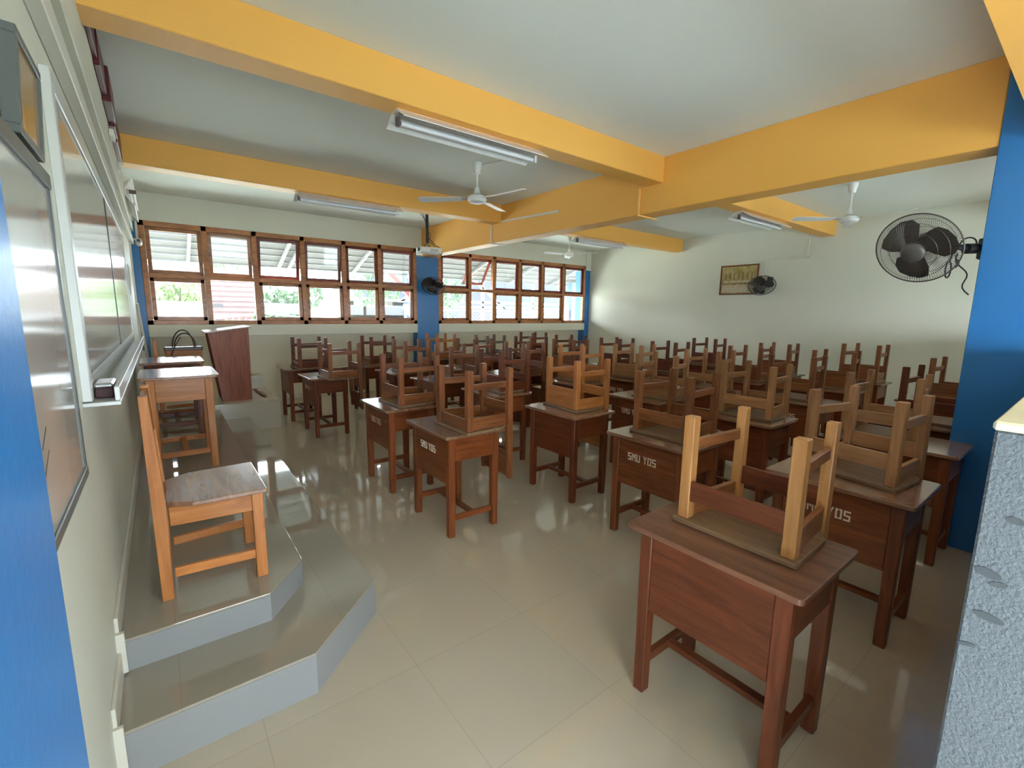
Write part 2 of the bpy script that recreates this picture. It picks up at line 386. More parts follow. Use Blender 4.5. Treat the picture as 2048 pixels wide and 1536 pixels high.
def make_desk(kind, text, faded, topmat):
    w = {'d': 'dark', 'm': 'mid', 'r': 'red', 't': 'org'}[kind]
    root = empty('school_desk')
    ox, oy, t, L = .042, .040, .022, .054
    m = MB(); r = .02; pts = []
    for cx, cy, a in ((DW - r, r, -90), (DW - r, DL - r, 0), (r, DL - r, 90), (r, r, 180)):
        for k in range(4): pts.append((cx + r * math.cos(math.radians(a + 30 * k)), cy + r * math.sin(math.radians(a + 30 * k))))
    m.prism(pts, DH - t, DH, 'z', bev=.004); m.build('tabletop', topmat, root)
    X0, X1, Y0, Y1 = ox, DW - ox, oy, DL - oy
    for x, y in ((X0, Y0), (X0, Y1 - L), (X1 - L, Y0), (X1 - L, Y1 - L)):
        m = MB(); vs = m.box(x, x + L, y, y + L, 0, DH - t, .004)
        cx, cy = x + L / 2, y + L / 2
        for v in vs:
            if v.co.z < .1: v.co.x = cx + (v.co.x - cx) * .86; v.co.y = cy + (v.co.y - cy) * .86
        m.build('leg', w + '_v', root)
    m = MB(); (m.box(X0 + .004, X0 + .022, Y0 + L, Y1 - L, .385, DH - t, .002) if kind == 'r' else (m.box(X0 + .004, X0 + .022, Y0 + L, Y1 - L, .385, .622, .001), m.box(X0 + .004, X0 + .022, Y0 + L, Y1 - L, .623, DH - t, .001)))
    fp = m.build('front_panel', w + '_y', root)
    for y in (Y0 + .004, Y1 - .022):
        m = MB(); m.box(X0 + L, X1 - L, y, y + .018, .55, DH - t, .002); m.build('side_panel', w + '_x', root)
    m = MB(); m.box(X0 + .022, X1 - .01, Y0 + .022, Y1 - .022, .553, .565); m.build('shelf', w + '_y', root)
    for y in (Y0 + .014, Y1 - .040):
        m = MB(); m.box(X0 + L, X1 - L, y, y + .026, .115, .155, .002); m.build('side_stretcher', w + '_x', root)
    m = MB(); m.box(DW / 2 - .02, DW / 2 + .02, Y0 + .04, Y1 - .04, .125, .15, .002); m.build('middle_stretcher', w + '_y', root)
    if text:
        m = MB(); hgt = .052; u = hgt / 7; ys = .470
        adv = 0
        for ch in 'SMU YOS':
            if ch == ' ': adv += 3.2; continue
            for poly in GL[ch]:
                m.prism([(ys - (adv + a) * u * .78, .572 + b * u) for a, b in poly], X0 + .0025, X0 + .0046, 'x')
            adv += 6.2
        lt = m.build('lettering', 'paint_faded' if faded else 'paint', root)
    return root

CH = .435
def make_chair(w, style='open', seatm='seatunder', hb=.835):
    """upright chair facing +x, origin on the floor under the seat middle"""
    root = empty('school_chair')
    m = MB(); r = .02
    q = [(-.19, -.165), (-.10, -.222), (.185, -.232), (.185, .232), (-.10, .222), (-.19, .165)]
    m.prism(q, CH - .02, CH, 'z', bev=.004); m.build('seat', seatm, root)
    for y in (-.195, .195):
        m = MB(); vs = m.box(.122, .168, y - .022, y + .022, 0, CH - .02, .003)
        m.build('front_leg', w + '_v', root)
    bx = [(-.245, 0), (-.205, .0)]
    for y in (-.168, .168):
        m = MB()
        prof = [(-.236, 0), (-.194, 0), (-.190, CH), (-.212, hb), (-.244, hb), (-.238, CH)]
        m.prism(prof, y - .019, y + .019, 'y', bev=.003); m.build('rear_leg', w + '_v', root)
    for s in (-1, 1):
        m = MB(); a = Vector((.145, s * .195, 0)); b = Vector((-.2, s * .168, 0)); d = (b - a)
        ang = math.atan2(d.y, d.x); mt = Matrix.Translation(a) @ Matrix.Rotation(ang, 4, 'Z')
        m.box(.018, d.length - .018, -.011, .011, CH - .105, CH - .02, .002, mt); m.build('side_rail', w + '_x', root)
        m = MB(); m.box(.018, d.length - .018, -.011, .011, .095, .137, .002, mt); m.build('side_stretcher', w + '_x', root)
    if style == 'full': m = MB(); m.box(.150, .166, -.173, .173, CH - .19, CH - .02, .002)
    elif style == 'low': m = MB(); m.box(.146, .162, -.173, .173, CH - .10, CH - .02, .002)
    else: m = MB(); m.box(.146, .164, -.173, .173, CH - .175, CH - .095, .002)
    m.build('front_rail', w + '_y', root)
    m = MB(); m.box(-.222, -.204, -.149, .149, CH - .175, CH - .095, .002); m.build('back_rail', w + '_y', root)
    m = MB()   # curved back slat
    n = 8; v = []
    for i in range(n + 1):
        y = -.152 + .304 * i / n; c = -.012 * (1 - (2 * i / n - 1) ** 2)
        v.append((y, c))
    pts = [(-.236 + c, y) for y, c in v] + [(-.222 + c, y) for y, c in reversed(v)]
    mt = Matrix.Translation((0, 0, .70)) @ Matrix.Shear('XY', 4, (-.1, 0)) if False else None
    m.prism(pts, hb - .205, hb - .012, 'z', mat=None, bev=.0)
    for vv in m.bm.verts: vv.co.x -= (vv.co.z - hb + .21) * .05 - .018
    m.build('backrest', w + '_y', root)
    return root

ORD = ['nearest', 'second', 'third', 'fourth', 'fifth', 'sixth', 'seventh', 'eighth']
ROWN = ['front row', 'second row', 'third row', 'fourth row', 'fifth row', 'rear row']
# (row, desk x, desk y, chair front-leg x, chair centre y, chair turn, desk kind, text, chair wood, style)
T = [
 (0, 1.660, .442, 1.862, .757, 0, 'r', 0, 'tan2', 'open'),
 (0, 1.688, 2.575, 1.845, 2.765, 0, 'm', 1, 'cmid', 'low'),
 (0, 1.678, 3.565, 1.835, 3.845, 0, 'm', 2, 'cmid', 'open'),
 (0, 1.640, 5.765, 1.79, 5.755, .02, 'd', 2, 'cmid', 'low'),
 (0, 1.580, 6.83, 1.735, 6.97, 0, 'd', 0, 'dark', 'low'),
 (1, 2.825, .415, 3.01, .72, -.15, 'm', 1, 'tan', 'open'),
 (1, 2.785, 1.462, 2.875, 1.77, 0, 'm', 1, 'cmid', 'open'),
 (1, 2.840, 2.50, 2.985, 2.84, -.1, 'd', 0, 'org', 'full'),
 (1, 2.825, 3.62, 2.975, 3.93, -.03, 'm', 0, 'red', 'open'),
 (1, 2.740, 4.70, 2.88, 4.77, -.05, 'm', 1, 'cmid', 'full'),
 (1, 2.620, 5.66, 2.79, 5.83, -.03, 'd', 1, 'cmid', 'low'),
 (1, 2.640, 6.66, 2.75, 6.97, 0, 'd', 0, 'dark', 'low'),
 (2, 4.040, .45, 4.155, .90, 0, 'm', 0, 'tan', 'open'),
 (2, 3.990, 1.455, 4.00, 1.75, 0, 'd', 1, 'tan', 'open'),
 (2, 3.960, 2.48, 4.10, 2.72, .2, 'm', 1, 'tan', 'full'),
 (2, 3.930, 3.63, 4.22, 3.99, 0, 'd', 0, 'org', 'full'),
 (2, 3.860, 4.70, 3.94, 4.77, -.04, 'm', 0, 'cmid', 'open'),
 (2, 3.800, 5.62, 3.83, 5.83, .16, 'm', 0, 'cmid', 'full'),
 (2, 3.860, 6.95, 4.03, 7.27, 0, 'r', 0, 'org', 'low'),
 (3, 4.900, .55, 5.01, .77, 0, 'd', 0, 'dark', 'open'),
 (3, 5.170, 1.53, 5.23, 1.90, 0, 'm', 1, 'cmid', 'open'),
 (3, 4.950, 2.52, 5.06, 2.76, 0, 'm', 1, 'tan', 'open'),
 (3, 4.880, 3.46, 5.03, 3.79, .1, 'm', 1, 'tan', 'full'),
 (3, 4.950, 4.75, 5.08, 5.04, .1, 'd', 0, 'cmid', 'full'),
 (3, 4.850, 5.52, 4.96, 5.86, 0, 'm', 0, 'red', 'open'),
 (3, 4.560, 6.36, 4.62, 6.57, -.06, 'm', 0, 'grey', 'low'),
 (4, 6.200, .62, 6.34, .84, 0, 'm', 0, 'cmid', 'full'),
 (4, 6.270, 1.61, 6.40, 1.92, .08, 'd', 1, 'cmid', 'full'),
 (4, 6.060, 2.52, 6.18, 2.82, 0, 'm', 1, 'cmid', 'full'),
 (4, 5.930, 3.62, 6.04, 3.93, 0, 'm', 0, 'red', 'full'),
 (4, 5.920, 4.60, 6.04, 4.93, 0, 'm', 0, 'red', 'full'),
 (4, 5.850, 5.62, 5.97, 5.95, 0, 'd', 0, 'red', 'low'),
 (4, 6.020, 6.85, 6.11, 7.16, 0, 'd', 0, 'dark', 'low'),
 (5, 7.290, 1.64, 7.45, 1.93, -.08, 'm', 0, 'cmid', 'full'),
 (5, 7.160, 2.60, 7.27, 2.92, 0, 'm', 0, 'cmid', 'full'),
 (5, 7.440, 3.87, 7.58, 4.18, 0, 'd', 0, 'dark', 'full'),
]
M['grey_v'] = M['grey_x'] = M['grey_y'] = wood('greyish_wood', (.10, .075, .055, 1), (.19, .145, .11, 1), .5, .1, (10, 10, 2))
M['tan2_v'] = wood('amber_leg_wood', (.36, .15, .045, 1), (.52, .25, .09, 1), .36, .4, (24, 24, 2.2)); M['tan2_x'] = M['cmid_x']; M['tan2_y'] = M['red_y']
TONE = {'d': 'dark brown', 'm': 'brown', 'r': 'reddish brown', 't': 'light brown'}
CT = {'tan': 'dusty tan', 'tan2': 'amber-legged', 'cmid': 'brown', 'org': 'orange brown', 'red': 'reddish brown', 'dark': 'dark brown', 'grey': 'thin greyish'}
dproto, cproto = {}, {}
cnt = {}
for (row, dx, dy, fx, cy, rz, dk, tx, cw, st) in T:
    i = cnt.get(row, 0); cnt[row] = i + 1
    place = 'nearest the doorway' if i == 0 else ORD[i] + ' from the doorway'
    k = (dk, tx)
    first = k not in dproto
    if first: dproto[k] = make_desk(dk, tx > 0, tx == 2, 'top_red' if dk == 'r' else 'top')
    d = dproto[k] if first else copy_tree(dproto[k])
    if row <= 1: cx = (dx + .315 + fx + .145) / 2 if False else fx - .145 + .29
    cxx = fx + .145
    back_in = cxx + .185 - abs(math.sin(rz)) * .2                  # inner face of the hanging rear legs
    ddx = dx
    if back_in < dx + DW + .004: ddx = back_in - DW - .004
    if row == 5 and i == 0: ddx = 7.26
    if row >= 2 and back_in > ddx + DW + .05: ddx = back_in - DW - .05
    d.location = (ddx, dy, 0)
    extra = ' with white lettering' if tx == 1 else (' with faded lettering' if tx == 2 else '')
    tag(d, '%s wooden desk%s, %s, %s' % (TONE[dk], extra, ROWN[row], place), 'desk', 'single wooden school desks standing in rows')
    k = (cw, st)
    first = k not in cproto
    if first: cproto[k] = make_chair(cw, st)
    c = cproto[k] if first else copy_tree(cproto[k])
    sz = 1.1 if (row == 5 and i == 0) else 1.0
    c.scale = (1, 1, sz); c.location = (cxx, cy, DH + CH * sz + .0005); c.rotation_euler = (0, PI, rz)
    tag(c, '%s chair upside down on desk, %s, %s' % (CT[cw], ROWN[row], place), 'chair', 'chairs turned upside down on the desks')

# platform furniture
ch = make_chair('org', 'low', 'top', .90); ch.location = (.378, 2.515, S2); ch.rotation_euler = (0, 0, 0)
tag(ch, 'orange brown wooden chair standing upright on the platform below the whiteboard', 'chair')
def tdesk(x, y, ang, lab, kind='t'):
    k = (kind, 0)
    if kind == 't': d = make_desk('t', False, False, 'top')
    else: d = make_desk('r', False, False, 'top')
    d.location = (x, y, S2); d.rotation_euler = (0, 0, ang)
    tag(d, lab, 'desk'); return d
tdesk(.068, 4.20, 0, 'light brown wooden teacher desk on the platform, behind the upright chair')
tdesk(.05, 5.36, 0, 'dark wooden desk on the platform, between the teacher desk and the handbag', 'r')
ch2 = copy_tree(ch); ch2.location = (.40, 6.36, S2)
tag(ch2, 'wooden chair at the far end of the platform, carrying the brown handbag', 'chair')

# handbag on the far chair
bag = empty('handbag', (.425, 6.35, S2 + CH + .001))
m = MB(); m.prism([(-.16, 0), (.16, 0), (.175, .37), (-.175, .37)], -.06, .06, 'y', bev=.015); m.build('bag_body', 'tanbag', bag)
m = MB(); m.box(-.178, .178, -.066, .066, .345, .385, .01); m.build('top_trim', 'dkbrown', bag)
for y, hx, hz in ((-.05, .0, .20), (.05, .02, .16)):
    m = MB(); m.tube([(hx + .10 * math.cos(a), y, .375 + hz * math.sin(a)) for a in [PI * i / 12 for i in range(13)]], .007, 8); m.build('handle', 'dkbrown', bag, True)
m = MB(); m.tube([(-.02 - .11 * i / 6 - .05 * math.sin(i / 6 * PI), -.07, .50 - .46 * i / 6) for i in range(7)], .005, 6); m.build('strap', 'dkbrown', bag, True)
tag(bag, 'brown handbag with dark looped handles on the chair beside the lectern', 'bag')

# lectern on the plinth
lec = empty('lectern', (0, 6.86, .38))
side = [(.80, 0), (1.135, 0), (1.15, .945), (.70, .885)]
for n_, (y0, y1) in enumerate(((0, .022), (.46, .482))):
    m = MB(); m.prism(side, y0, y1, 'y', bev=.002); m.build('side_panel', 'lectern_v', lec)
m = MB(); m.prism([(1.113, .0), (1.135, 0), (1.15, .945), (1.128, .945)], .022, .46, 'y'); m.build('front_panel', 'lectern_v', lec)
m = MB(); m.prism([(.80, 0), (1.113, 0), (1.113, .02), (.80, .02)], .022, .46, 'y'); m.build('bottom_shelf', 'lectern_y', lec)
m = MB(); m.prism([(.76, .45), (1.12, .45), (1.12, .468), (.755, .468)], .022, .46, 'y'); m.build('middle_shelf', 'lectern_y', lec)
m = MB(); m.prism([(.672, .882), (1.17, .948), (1.172, .966), (.670, .900)], -.03, .512, 'y', bev=.003); m.build('slanted_top', 'top', lec)
tag(lec, 'brown wooden lectern with slanted top standing on the tiled plinth', 'lectern')
o = box('wooden_block', 'skirt', 1.20, 1.42, 7.75, 7.90, .38, .56, bev=.006)
tag(o, 'small cream block on the tiled plinth behind the lectern', 'block')
m = MB(); m.box(-.02, .02, -.32, .32, 0, .02, .003); o = m.build('wooden_strip', 'mid_y'); o.location = (1.29, 7.3, .38); o.rotation_euler = (0, 0, .05)
tag(o, 'flat wooden strip lying on the plinth beside the lectern', 'wood strip')

# ------------------------------------------------------------------ whiteboard wall
wb = empty('whiteboard', (0, 0, 0))
m = MB(); m.box(.004, .018, .62, 1.80, 1.10, 1.885); wbs = m.build('writing_surface', 'wb', wb)
m = MB(); m.box(.002, .024, .60, 1.82, 1.072, 1.10, .002); m.box(.002, .026, .60, 1.82, 1.885, 1.925, .002); m.box(.002, .022, 1.80, 1.82, 1.10, 1.885, .001); m.build('frame', 'grey', wb)
m = MB()
for y, z, l in ((1.30, 1.28, .07), (1.28, 1.22, .09), (1.22, 1.72, .06)): m.box(.0181, .0186, y, y + l, z, z + .003, 0, Matrix.Translation((0, y, z)) @ Matrix.Rotation(.5, 4, 'X') @ Matrix.Translation((0, -y, -z)))
m.build('marker_strokes', 'marker', wb)
tag(wb, 'near grey whiteboard with dark frame and marker strokes, beside the blue doorway column', 'whiteboard')
wb2 = empty('whiteboard', (0, 0, 0))
m = MB(); m.box(.006, .020, 2.14, 5.75, 1.33, 2.24); m.build('writing_surface', 'wb', wb2)
m = MB(); m.box(.0, .027, 2.085, 2.14, 1.25, 2.30, .003); m.box(.0, .026, 5.75, 5.80, 1.26, 2.30, .003); m.box(.0, .027, 2.14, 5.75, 2.24, 2.30, .003); m.build('frame', 'alu', wb2)
m = MB(); m.box(.006, .023, 3.92, 3.945, 1.33, 2.24); m.build('dark_joint', 'black', wb2)
m = MB(); m.box(0, .10, 2.085, 5.75, 1.232, 1.246, .002); m.box(.084, .10, 2.10, 5.75, 1.246, 1.295, .002); m.box(.0, .02, 2.14, 5.75, 1.246, 1.33, .002); m.build('pen_tray', 'alu', wb2)
tag(wb2, 'long whiteboard in a pale frame with a pen tray, behind the near one', 'whiteboard')
er = empty('board_eraser', (.052, 2.25, 1.2465))
m = MB(); m.box(-.026, .026, -.075, .075, 0, .036, .004); m.build('felt', 'eraser', er)
m = MB(); m.box(-.027, .027, -.077, .077, .036, .054, .006); m.build('grip', 'steel', er)
tag(er, 'dark red board eraser with shiny grip lying in the pen tray', 'eraser')
# sliding rails above the boards
m = MB(); m.box(0, .045, .6, 8.3, 2.42, 2.50, .004); m.box(0, .03, .6, 8.3, 2.56, 2.585, .003)
o = m.build('wall_rail', 'duct'); tag(o, 'long white plastic rail running above the whiteboards', 'wall rail')
m = MB()
segs = [(3.3, 3.75, 2.98, .075), (3.75, 4.25, 2.95, .082), (4.25, 4.72, 2.92, .10), (4.72, 5.05, 2.90, .09), (5.05, 5.845, 2.88, .085)]
for a, b_, z, x in segs:
    m.box(.053, x, a, b_, z, 3.15 - (a - 3.3) * .01, .004)
o = m.build('stepped_board', 'darkred'); tag(o, 'dark red stepped board along the top of the whiteboard wall', 'wall board')
for y, z, k in ((4.6, 2.80, 'nearer'), (5.4, 2.76, 'farther')):
    m = MB(); m.box(.053, .085, y, y + .16, z, z + .05, .006); o = m.build('wall_bracket', 'duct')
    tag(o, 'small grey bracket below the dark red board, the %s one' % k, 'bracket', 'grey brackets below the red board')
# tilted framed picture near the doorway column
pf = empty('framed_picture', (.002, 1.59, 1.935), (0, .06, 0))
m = MB(); q = .018
m.box(.0, .03, -.13, .13, 0, q, .002); m.box(0, .03, -.13, .13, .215 - q, .215, .002); m.box(0, .03, -.13, -.13 + q, q, .215 - q, .002); m.box(0, .03, .13 - q, .13, q, .215 - q, .002); m.build('frame', 'grey', pf)
m = MB(); m.box(.004, .024, -.13 + q, .13 - q, q, .215 - q); m.build('picture', 'pic_tan', pf)
tag(pf, 'amber picture in a grey frame hanging above the near whiteboard', 'picture')
m = MB(); m.tube([(.02, 5.83, 1.85), (.03, 5.86, 1.85)], .004, 6)
pp = MB(); pp.prism([(5.80, 1.98), (6.05, 1.99), (6.02, 1.86), (6.06, 1.70), (5.84, 1.69), (5.80, 1.8)], .03, .036, 'x'); m.bm.free()
o = pp.build('paper_sheet', 'paper'); tag(o, 'white paper sheets taped at the far end of the long whiteboard', 'paper')
# tube lamp over the board, cctv, conduit loop, pipe and socket in the far left corner
def tube_lamp(name, loc, rz, L, lab, hang='beam', rx=0):
    r = empty(name, loc, (rx, 0, rz))
    m = MB(); m.prism([(-.145, -.078), (-.04, -.014), (.04, -.014), (.145, -.078), (.149, -.073), (.042, -.002), (.042, 0), (-.042, 0), (-.042, -.002), (-.149, -.073)], -L / 2, L / 2, 'x'); m.build('reflector', 'whitem', r)
    m = MB(); m.box(-L / 2 + .02, L / 2 - .02, -.026, .026, -.038, -.010, .003); m.build('lamp_body', 'dirtyw', r)
    m = MB(); m.tube([(-L / 2 + .045, 0, -.075), (L / 2 - .045, 0, -.075)], .016, 12); m.build('tube', 'tube', r, True)
    for s in (-1, 1):
        m = MB(); m.box(s * (L / 2 - .025) - .012, s * (L / 2 - .025) + .012, -.02, .02, -.098, -.036, .004); m.build('lamp_holder', 'white' if s > 0 else 'hub', r)
    tag(r, lab, 'ceiling lamp', 'fluorescent tube lamps'); return r
tube_lamp('tube_lamp', (2.25, 3.15, HA), 0, 1.27, 'tube lamp under the nearest yellow cross beam, left of the long beam')
tube_lamp('tube_lamp', (2.25, 5.96, HA), 0, 1.27, 'tube lamp under the far yellow cross beam, above the left window')
tube_lamp('tube_lamp', (6.85, 5.96, HA), 0, 1.27, 'tube lamp under the far yellow cross beam beside the far ceiling fan')
tube_lamp('tube_lamp', (6.98, 3.15, HA), 0, 1.27, 'tube lamp under the short yellow beam above the rear wall picture')
lw = tube_lamp('tube_lamp', (.053, 7.2, 2.80), PI / 2, 1.2, 'tube lamp on the whiteboard wall near the far corner', rx=0)
lw.rotation_euler = (0, PI / 2, 0)
lw.rotation_euler = Matrix(((0, 0, -1), (1, 0, 0), (0, -1, 0))).to_euler()
cc = empty('security_camera', (.1, 8.36, 2.44))
m = MB(); m.lathe([(0, 0), (.035, 0), (.038, .02), (.038, .11), (.03, .125), (0, .125)], 16, Matrix.Rotation(math.radians(75), 4, 'X')); m.build('housing', 'white', cc, True)
m = MB(); m.lathe([(0, 0), (.02, 0), (.02, .01), (0, .014)], 14, Matrix.Rotation(math.radians(75), 4, 'X') @ Matrix.Translation((0, 0, .122))); m.build('lens', 'black', cc, True)
m = MB(); m.box(-.012, .012, -.01, .16, .01, .035, .003); m.build('bracket', 'white', cc)
tag(cc, 'small white security camera on the far left blue column', 'camera')
m = MB(); y = D
for a, b_, c, d_ in ((-.02, .10, 2.77, 2.80), (.07, .10, 2.50, 2.80), (-.02, .10, 2.50, 2.53)): m.box(a, b_, y - .025, y - .001, c, d_, .003)
o = m.build('cable_duct', 'duct'); tag(o, 'white cable duct loop on the far left blue column', 'cable duct')
m = MB(); m.tube([(.02, 7.9, 1.62), (.085, 8.44, .385)], .017, 10); o = m.build('plastic_pipe', 'duct', None, True); tag(o, 'thin white pipe leaning in the far left corner', 'pipe')
m = MB(); m.box(-.0, .045, 8.0, 8.12, .88, .98, .005); m.box(0, .02, 8.04, 8.07, .98, 2.45, .002); o = m.build('wall_socket', 'white'); tag(o, 'white wall socket with its duct beside the far left column', 'socket')

# ------------------------------------------------------------------ fans
def ceiling_fan(loc, hubz, angs, lab, rb=.60, tilt=12):
    r = empty('ceiling_fan', (loc[0], loc[1], HC))
    h = hubz - HC
    m = MB(); m.lathe([(.0, 0), (.055, 0), (.055, -.01), (.035, -.11), (0, -.115)], 20); m.build('canopy', 'white', r, True)
    m = MB(); m.tube([(0, 0, -.10), (0, 0, h + .06)], .011, 12); m.build('rod', 'white', r, True)
    m = MB(); m.lathe([(0, h + .13), (.022, h + .13), (.032, h + .08), (.045, h + .06), (.0, h + .055)], 20); m.build('lower_cup', 'white', r, True)
    m = MB(); m.lathe([(0, h + .055), (.06, h + .05), (.098, h + .03), (.105, h), (.09, h - .025), (.05, h - .038), (0, h - .04)], 28); m.build('motor', 'white', r, True)
    for a in angs:
        mt = Matrix.Translation((0, 0, h + .012)) @ Matrix.Rotation(math.radians(a), 4, 'Z')
        m = MB()
        m.prism([(.09, -.018), (.2, -.03), (.2, .03), (.09, .018)], -.002, .002, 'z', mat=mt @ Matrix.Rotation(math.radians(tilt), 4, 'X'))
        b = m.build('blade_arm', 'dirtyw', r)
        m = MB()
        m.prism([(.17, -.048), (rb - .03, -.062), (rb, -.045), (rb, .045), (rb - .03, .062), (.17, .048)], -.0025, .0025, 'z', mat=mt @ Matrix.Rotation(math.radians(tilt), 4, 'X'))
        m.build('blade', 'whitem', b)
    tag(r, lab, 'fan', 'white ceiling fans'); return r
def tip_ang(c, p): return math.degrees(math.atan2(p[1] - c[1], p[0] - c[0]))
f1 = (3.12, 4.43)
ceiling_fan(f1, 2.79, [tip_ang(f1, (2.582, 4.956)), tip_ang(f1, (3.169, 3.655)) + 8, tip_ang(f1, (3.678, 4.738))], 'white ceiling fan left of the long yellow beam, nearest the whiteboards', .66)
f2 = (7.05, 2.13); ceiling_fan(f2, 2.75, [138, 262, 18], 'white ceiling fan above the rear desks, nearest the right blue column', .66)
f3 = (7.20, 7.14); ceiling_fan(f3, 2.78, [-70, 50, 170], 'white ceiling fan in the far corner above the right window', .62)

def cage_fan(name, pos, normal, R, mount, lab, light=False, up=None, nw_=72):
    r = empty(name, pos)
    n = Vector(normal).normalized()
    q = n.to_track_quat('Z', 'Y'); Mx = q.to_matrix().to_4x4()
    wire = 'cage_n' if light else 'cage'
    m = MB(); a = .0042 if light else .006
    m.tube([Mx @ Vector((R * math.cos(t), R * math.sin(t), 0)) for t in [2 * PI * i / 48 for i in range(48)]], a, 8, closed=True)
    m.build('cage_rim', wire, r, True)
    def bowl(rad, sgn):  # grill profile
        return sgn * (.012 + .055 * math.sqrt(max(0, 1 - (rad / R) ** 2)))
    for sgn, nm in ((1, 'front_grill'), (-1, 'rear_grill')):
        m = MB()
        wr = .0011 if light else .0016
        for i in range(nw_):
            t = 2 * PI * i / nw_; sw = .35 * sgn
            pts = []
            for k in range(6):
                rad = .06 + (R - .06) * k / 5
                tt = t + sw * (1 - k / 5)
                pts.append(Mx @ Vector((rad * math.cos(tt), rad * math.sin(tt), bowl(rad, sgn) if k < 5 else 0)))
            m.tube(pts, wr, 3)
        for rad in (R * .55, R * .8):
            m.tube([Mx @ Vector((rad * math.cos(t), rad * math.sin(t), bowl(rad, sgn))) for t in [2 * PI * i / 32 for i in range(32)]], wr * 1.3, 4, closed=True)
        m.build(nm, wire, r)
    m = MB(); m.lathe([(0, .082), (.050, .080), (.060, .072), (.064, .058), (0, .055)], 28, Mx); m.build('hub_cap', 'hub', r, True)
    m = MB()
    for k in range(3):
        t0 = 2 * PI * k / 3 + .35
        rad = R * .86
        q = R / .22
        pts = [(.03, -.03), (.05, -.07 * q), (rad * .45, -.118 * q), (rad * .72, -.122 * q), (rad * .93, -.085 * q), (rad * 1.0, -.02 * q), (rad * .97, .045 * q), (rad * .82, .09 * q), (rad * .55, .085 * q), (.04, .045)]
        m.prism(pts, -.002, .002, 'z', mat=Mx @ Matrix.Rotation(t0, 4, 'Z') @ Matrix.Rotation(math.radians(18), 4, 'X'))
    m.lathe([(0, .035), (.035, .03), (.038, -.02), (0, -.025)], 18, Mx)
    m.build('blades', 'blade', r)
    m = MB(); m.lathe([(0, -.05), (.05, -.052), (.058, -.08), (.055, -.14), (.03, -.165), (0, -.17)], 20, Mx); m.build('motor', 'black', r, True)
    mp = Vector(mount) - Vector(pos); b0 = Mx @ Vector((0, 0, -.12))
    m = MB(); m.tube([b0, b0.lerp(mp, .5) + Vector((0, 0, -.01)), mp], .018, 8); m.build('bracket_arm', 'black', r)
    tag(r, lab, 'fan', 'wall fans in wire cages'); return r, mp
bf, mp = cage_fan('wall_fan', (4.07, .81, 2.005), (-.80, .13, -.40), .222, (4.56, .60, 2.03), 'large caged wall fan mounted on the right blue column', True, nw_=100)
m = MB(); m.box(mp.x - .045, mp.x + .045, mp.y - .03, mp.y + .0, mp.z - .07, mp.z + .06, .006); m.build('mount_plate', 'black', bf)
m = MB(); c0 = mp + Vector((-.02, .05, .03))
m.tube([c0 + Vector((0, .04 * math.cos(a), .045 * math.sin(a))) for a in [PI * i / 10 for i in range(11)]], .0045, 6)
m.tube([mp + Vector((-.03, .09 - .08 * i / 12 + .02 * math.sin(i * .8), -.03 - .27 * i / 12)) for i in range(13)], .004, 6)
m.tube([mp + Vector((-.03, .09 + .012 * math.sin(i * 1.1), -.02 - .1 * i / 6)) for i in range(7)], .004, 6)
m.tube([mp + Vector((-.05, .125 + .014 * math.cos(a), -.13 + .055 * math.sin(a))) for a in [2 * PI * i / 14 for i in range(14)]], .0045, 6, closed=True)
m.tube([mp + Vector((-.05, .125, -.075)), mp + Vector((-.05, .115, -.03)), mp + Vector((-.04, .10, 0))], .0045, 6)
m.tube([mp + Vector((-.02, 0, 0)), mp + Vector((-.10, .045, -.005))], .033, 10)
m.build('power_cord', 'black', bf, True)
cf, mp = cage_fan('wall_fan', (4.55, 8.18, 2.06), (-.42, -.52, -.68), .225, (4.61, D - .02, 2.14), 'dark caged fan on the far blue column between the two windows')
m = MB(); m.box(mp.x - .05, mp.x + .05, mp.y - .01, mp.y + .02, mp.z - .07, mp.z + .07, .006); m.build('mount_plate', 'black', cf)
rf, mp = cage_fan('wall_fan', (9.02, 3.98, 2.12), (-.62, -.34, -.70), .225, (W - .02, 3.98, 2.22), 'dark caged fan on the rear wall beside the painting')
m = MB(); m.box(mp.x - .01, mp.x + .02, mp.y - .05, mp.y + .05, mp.z - .07, mp.z + .07, .006); m.build('mount_plate', 'black', rf)

# projector hanging on a pole
pj = empty('projector', (3.93, 7.2, HC))
m = MB(); m.tube([(0, 0, 0), (0, 0, -.46)], .026, 12); m.build('pole', 'black', pj, True)
m = MB()
for dx_, dy_ in ((-.09, -.05), (.02, -.05), (-.03, .07)): m.tube([(0, 0, -.45), (dx_, dy_, -.54)], .008, 6)
m.build('mount_arms', 'black', pj)
pb = MB(); pm = Matrix.Translation((.03, 0, -.585)) @ Matrix.Rotation(-.12, 4, 'Z')
pb.box(-.19, .19, -.12, .12, -.045, .045, .015, pm, 2); po = pb.build('projector_body', 'white', pj)
m = MB(); m.lathe([(0, 0), (.032, 0), (.036, -.015), (0, -.018)], 18, pm @ Matrix.Translation((-.19, -.05, 0)) @ Matrix.Rotation(PI / 2, 4, 'Y')); m.build('lens', 'black', po)
m = MB(); m.box(-.02, .12, -.122, -.119, -.03, .02, 0, pm); m.build('vent', 'dirtyw', po)
m = MB()
m.tube([(0, 0, -.38), (.05, -.03, -.42), (.14, -.04, -.50), (.24, -.03, -.53), (.27, -.02, -.60), (.23, -.05, -.66), (.2, -.05, -.63)], .006, 6)
m.tube([(0, 0, -.25), (.04, -.02, -.32), (.05, -.02, -.38), (.01, 0, -.42)], .005, 6)
m.tube([(-.18, -.1, 0), (-.08, -.04, -.08), (0, -.02, -.12), (0, -.01, -.3)], .005, 6)
m.tube([(-.12, -.1, 0), (-.06, -.04, -.12), (-.01, -.02, -.2), (.0, -.01, -.35)], .005, 6)
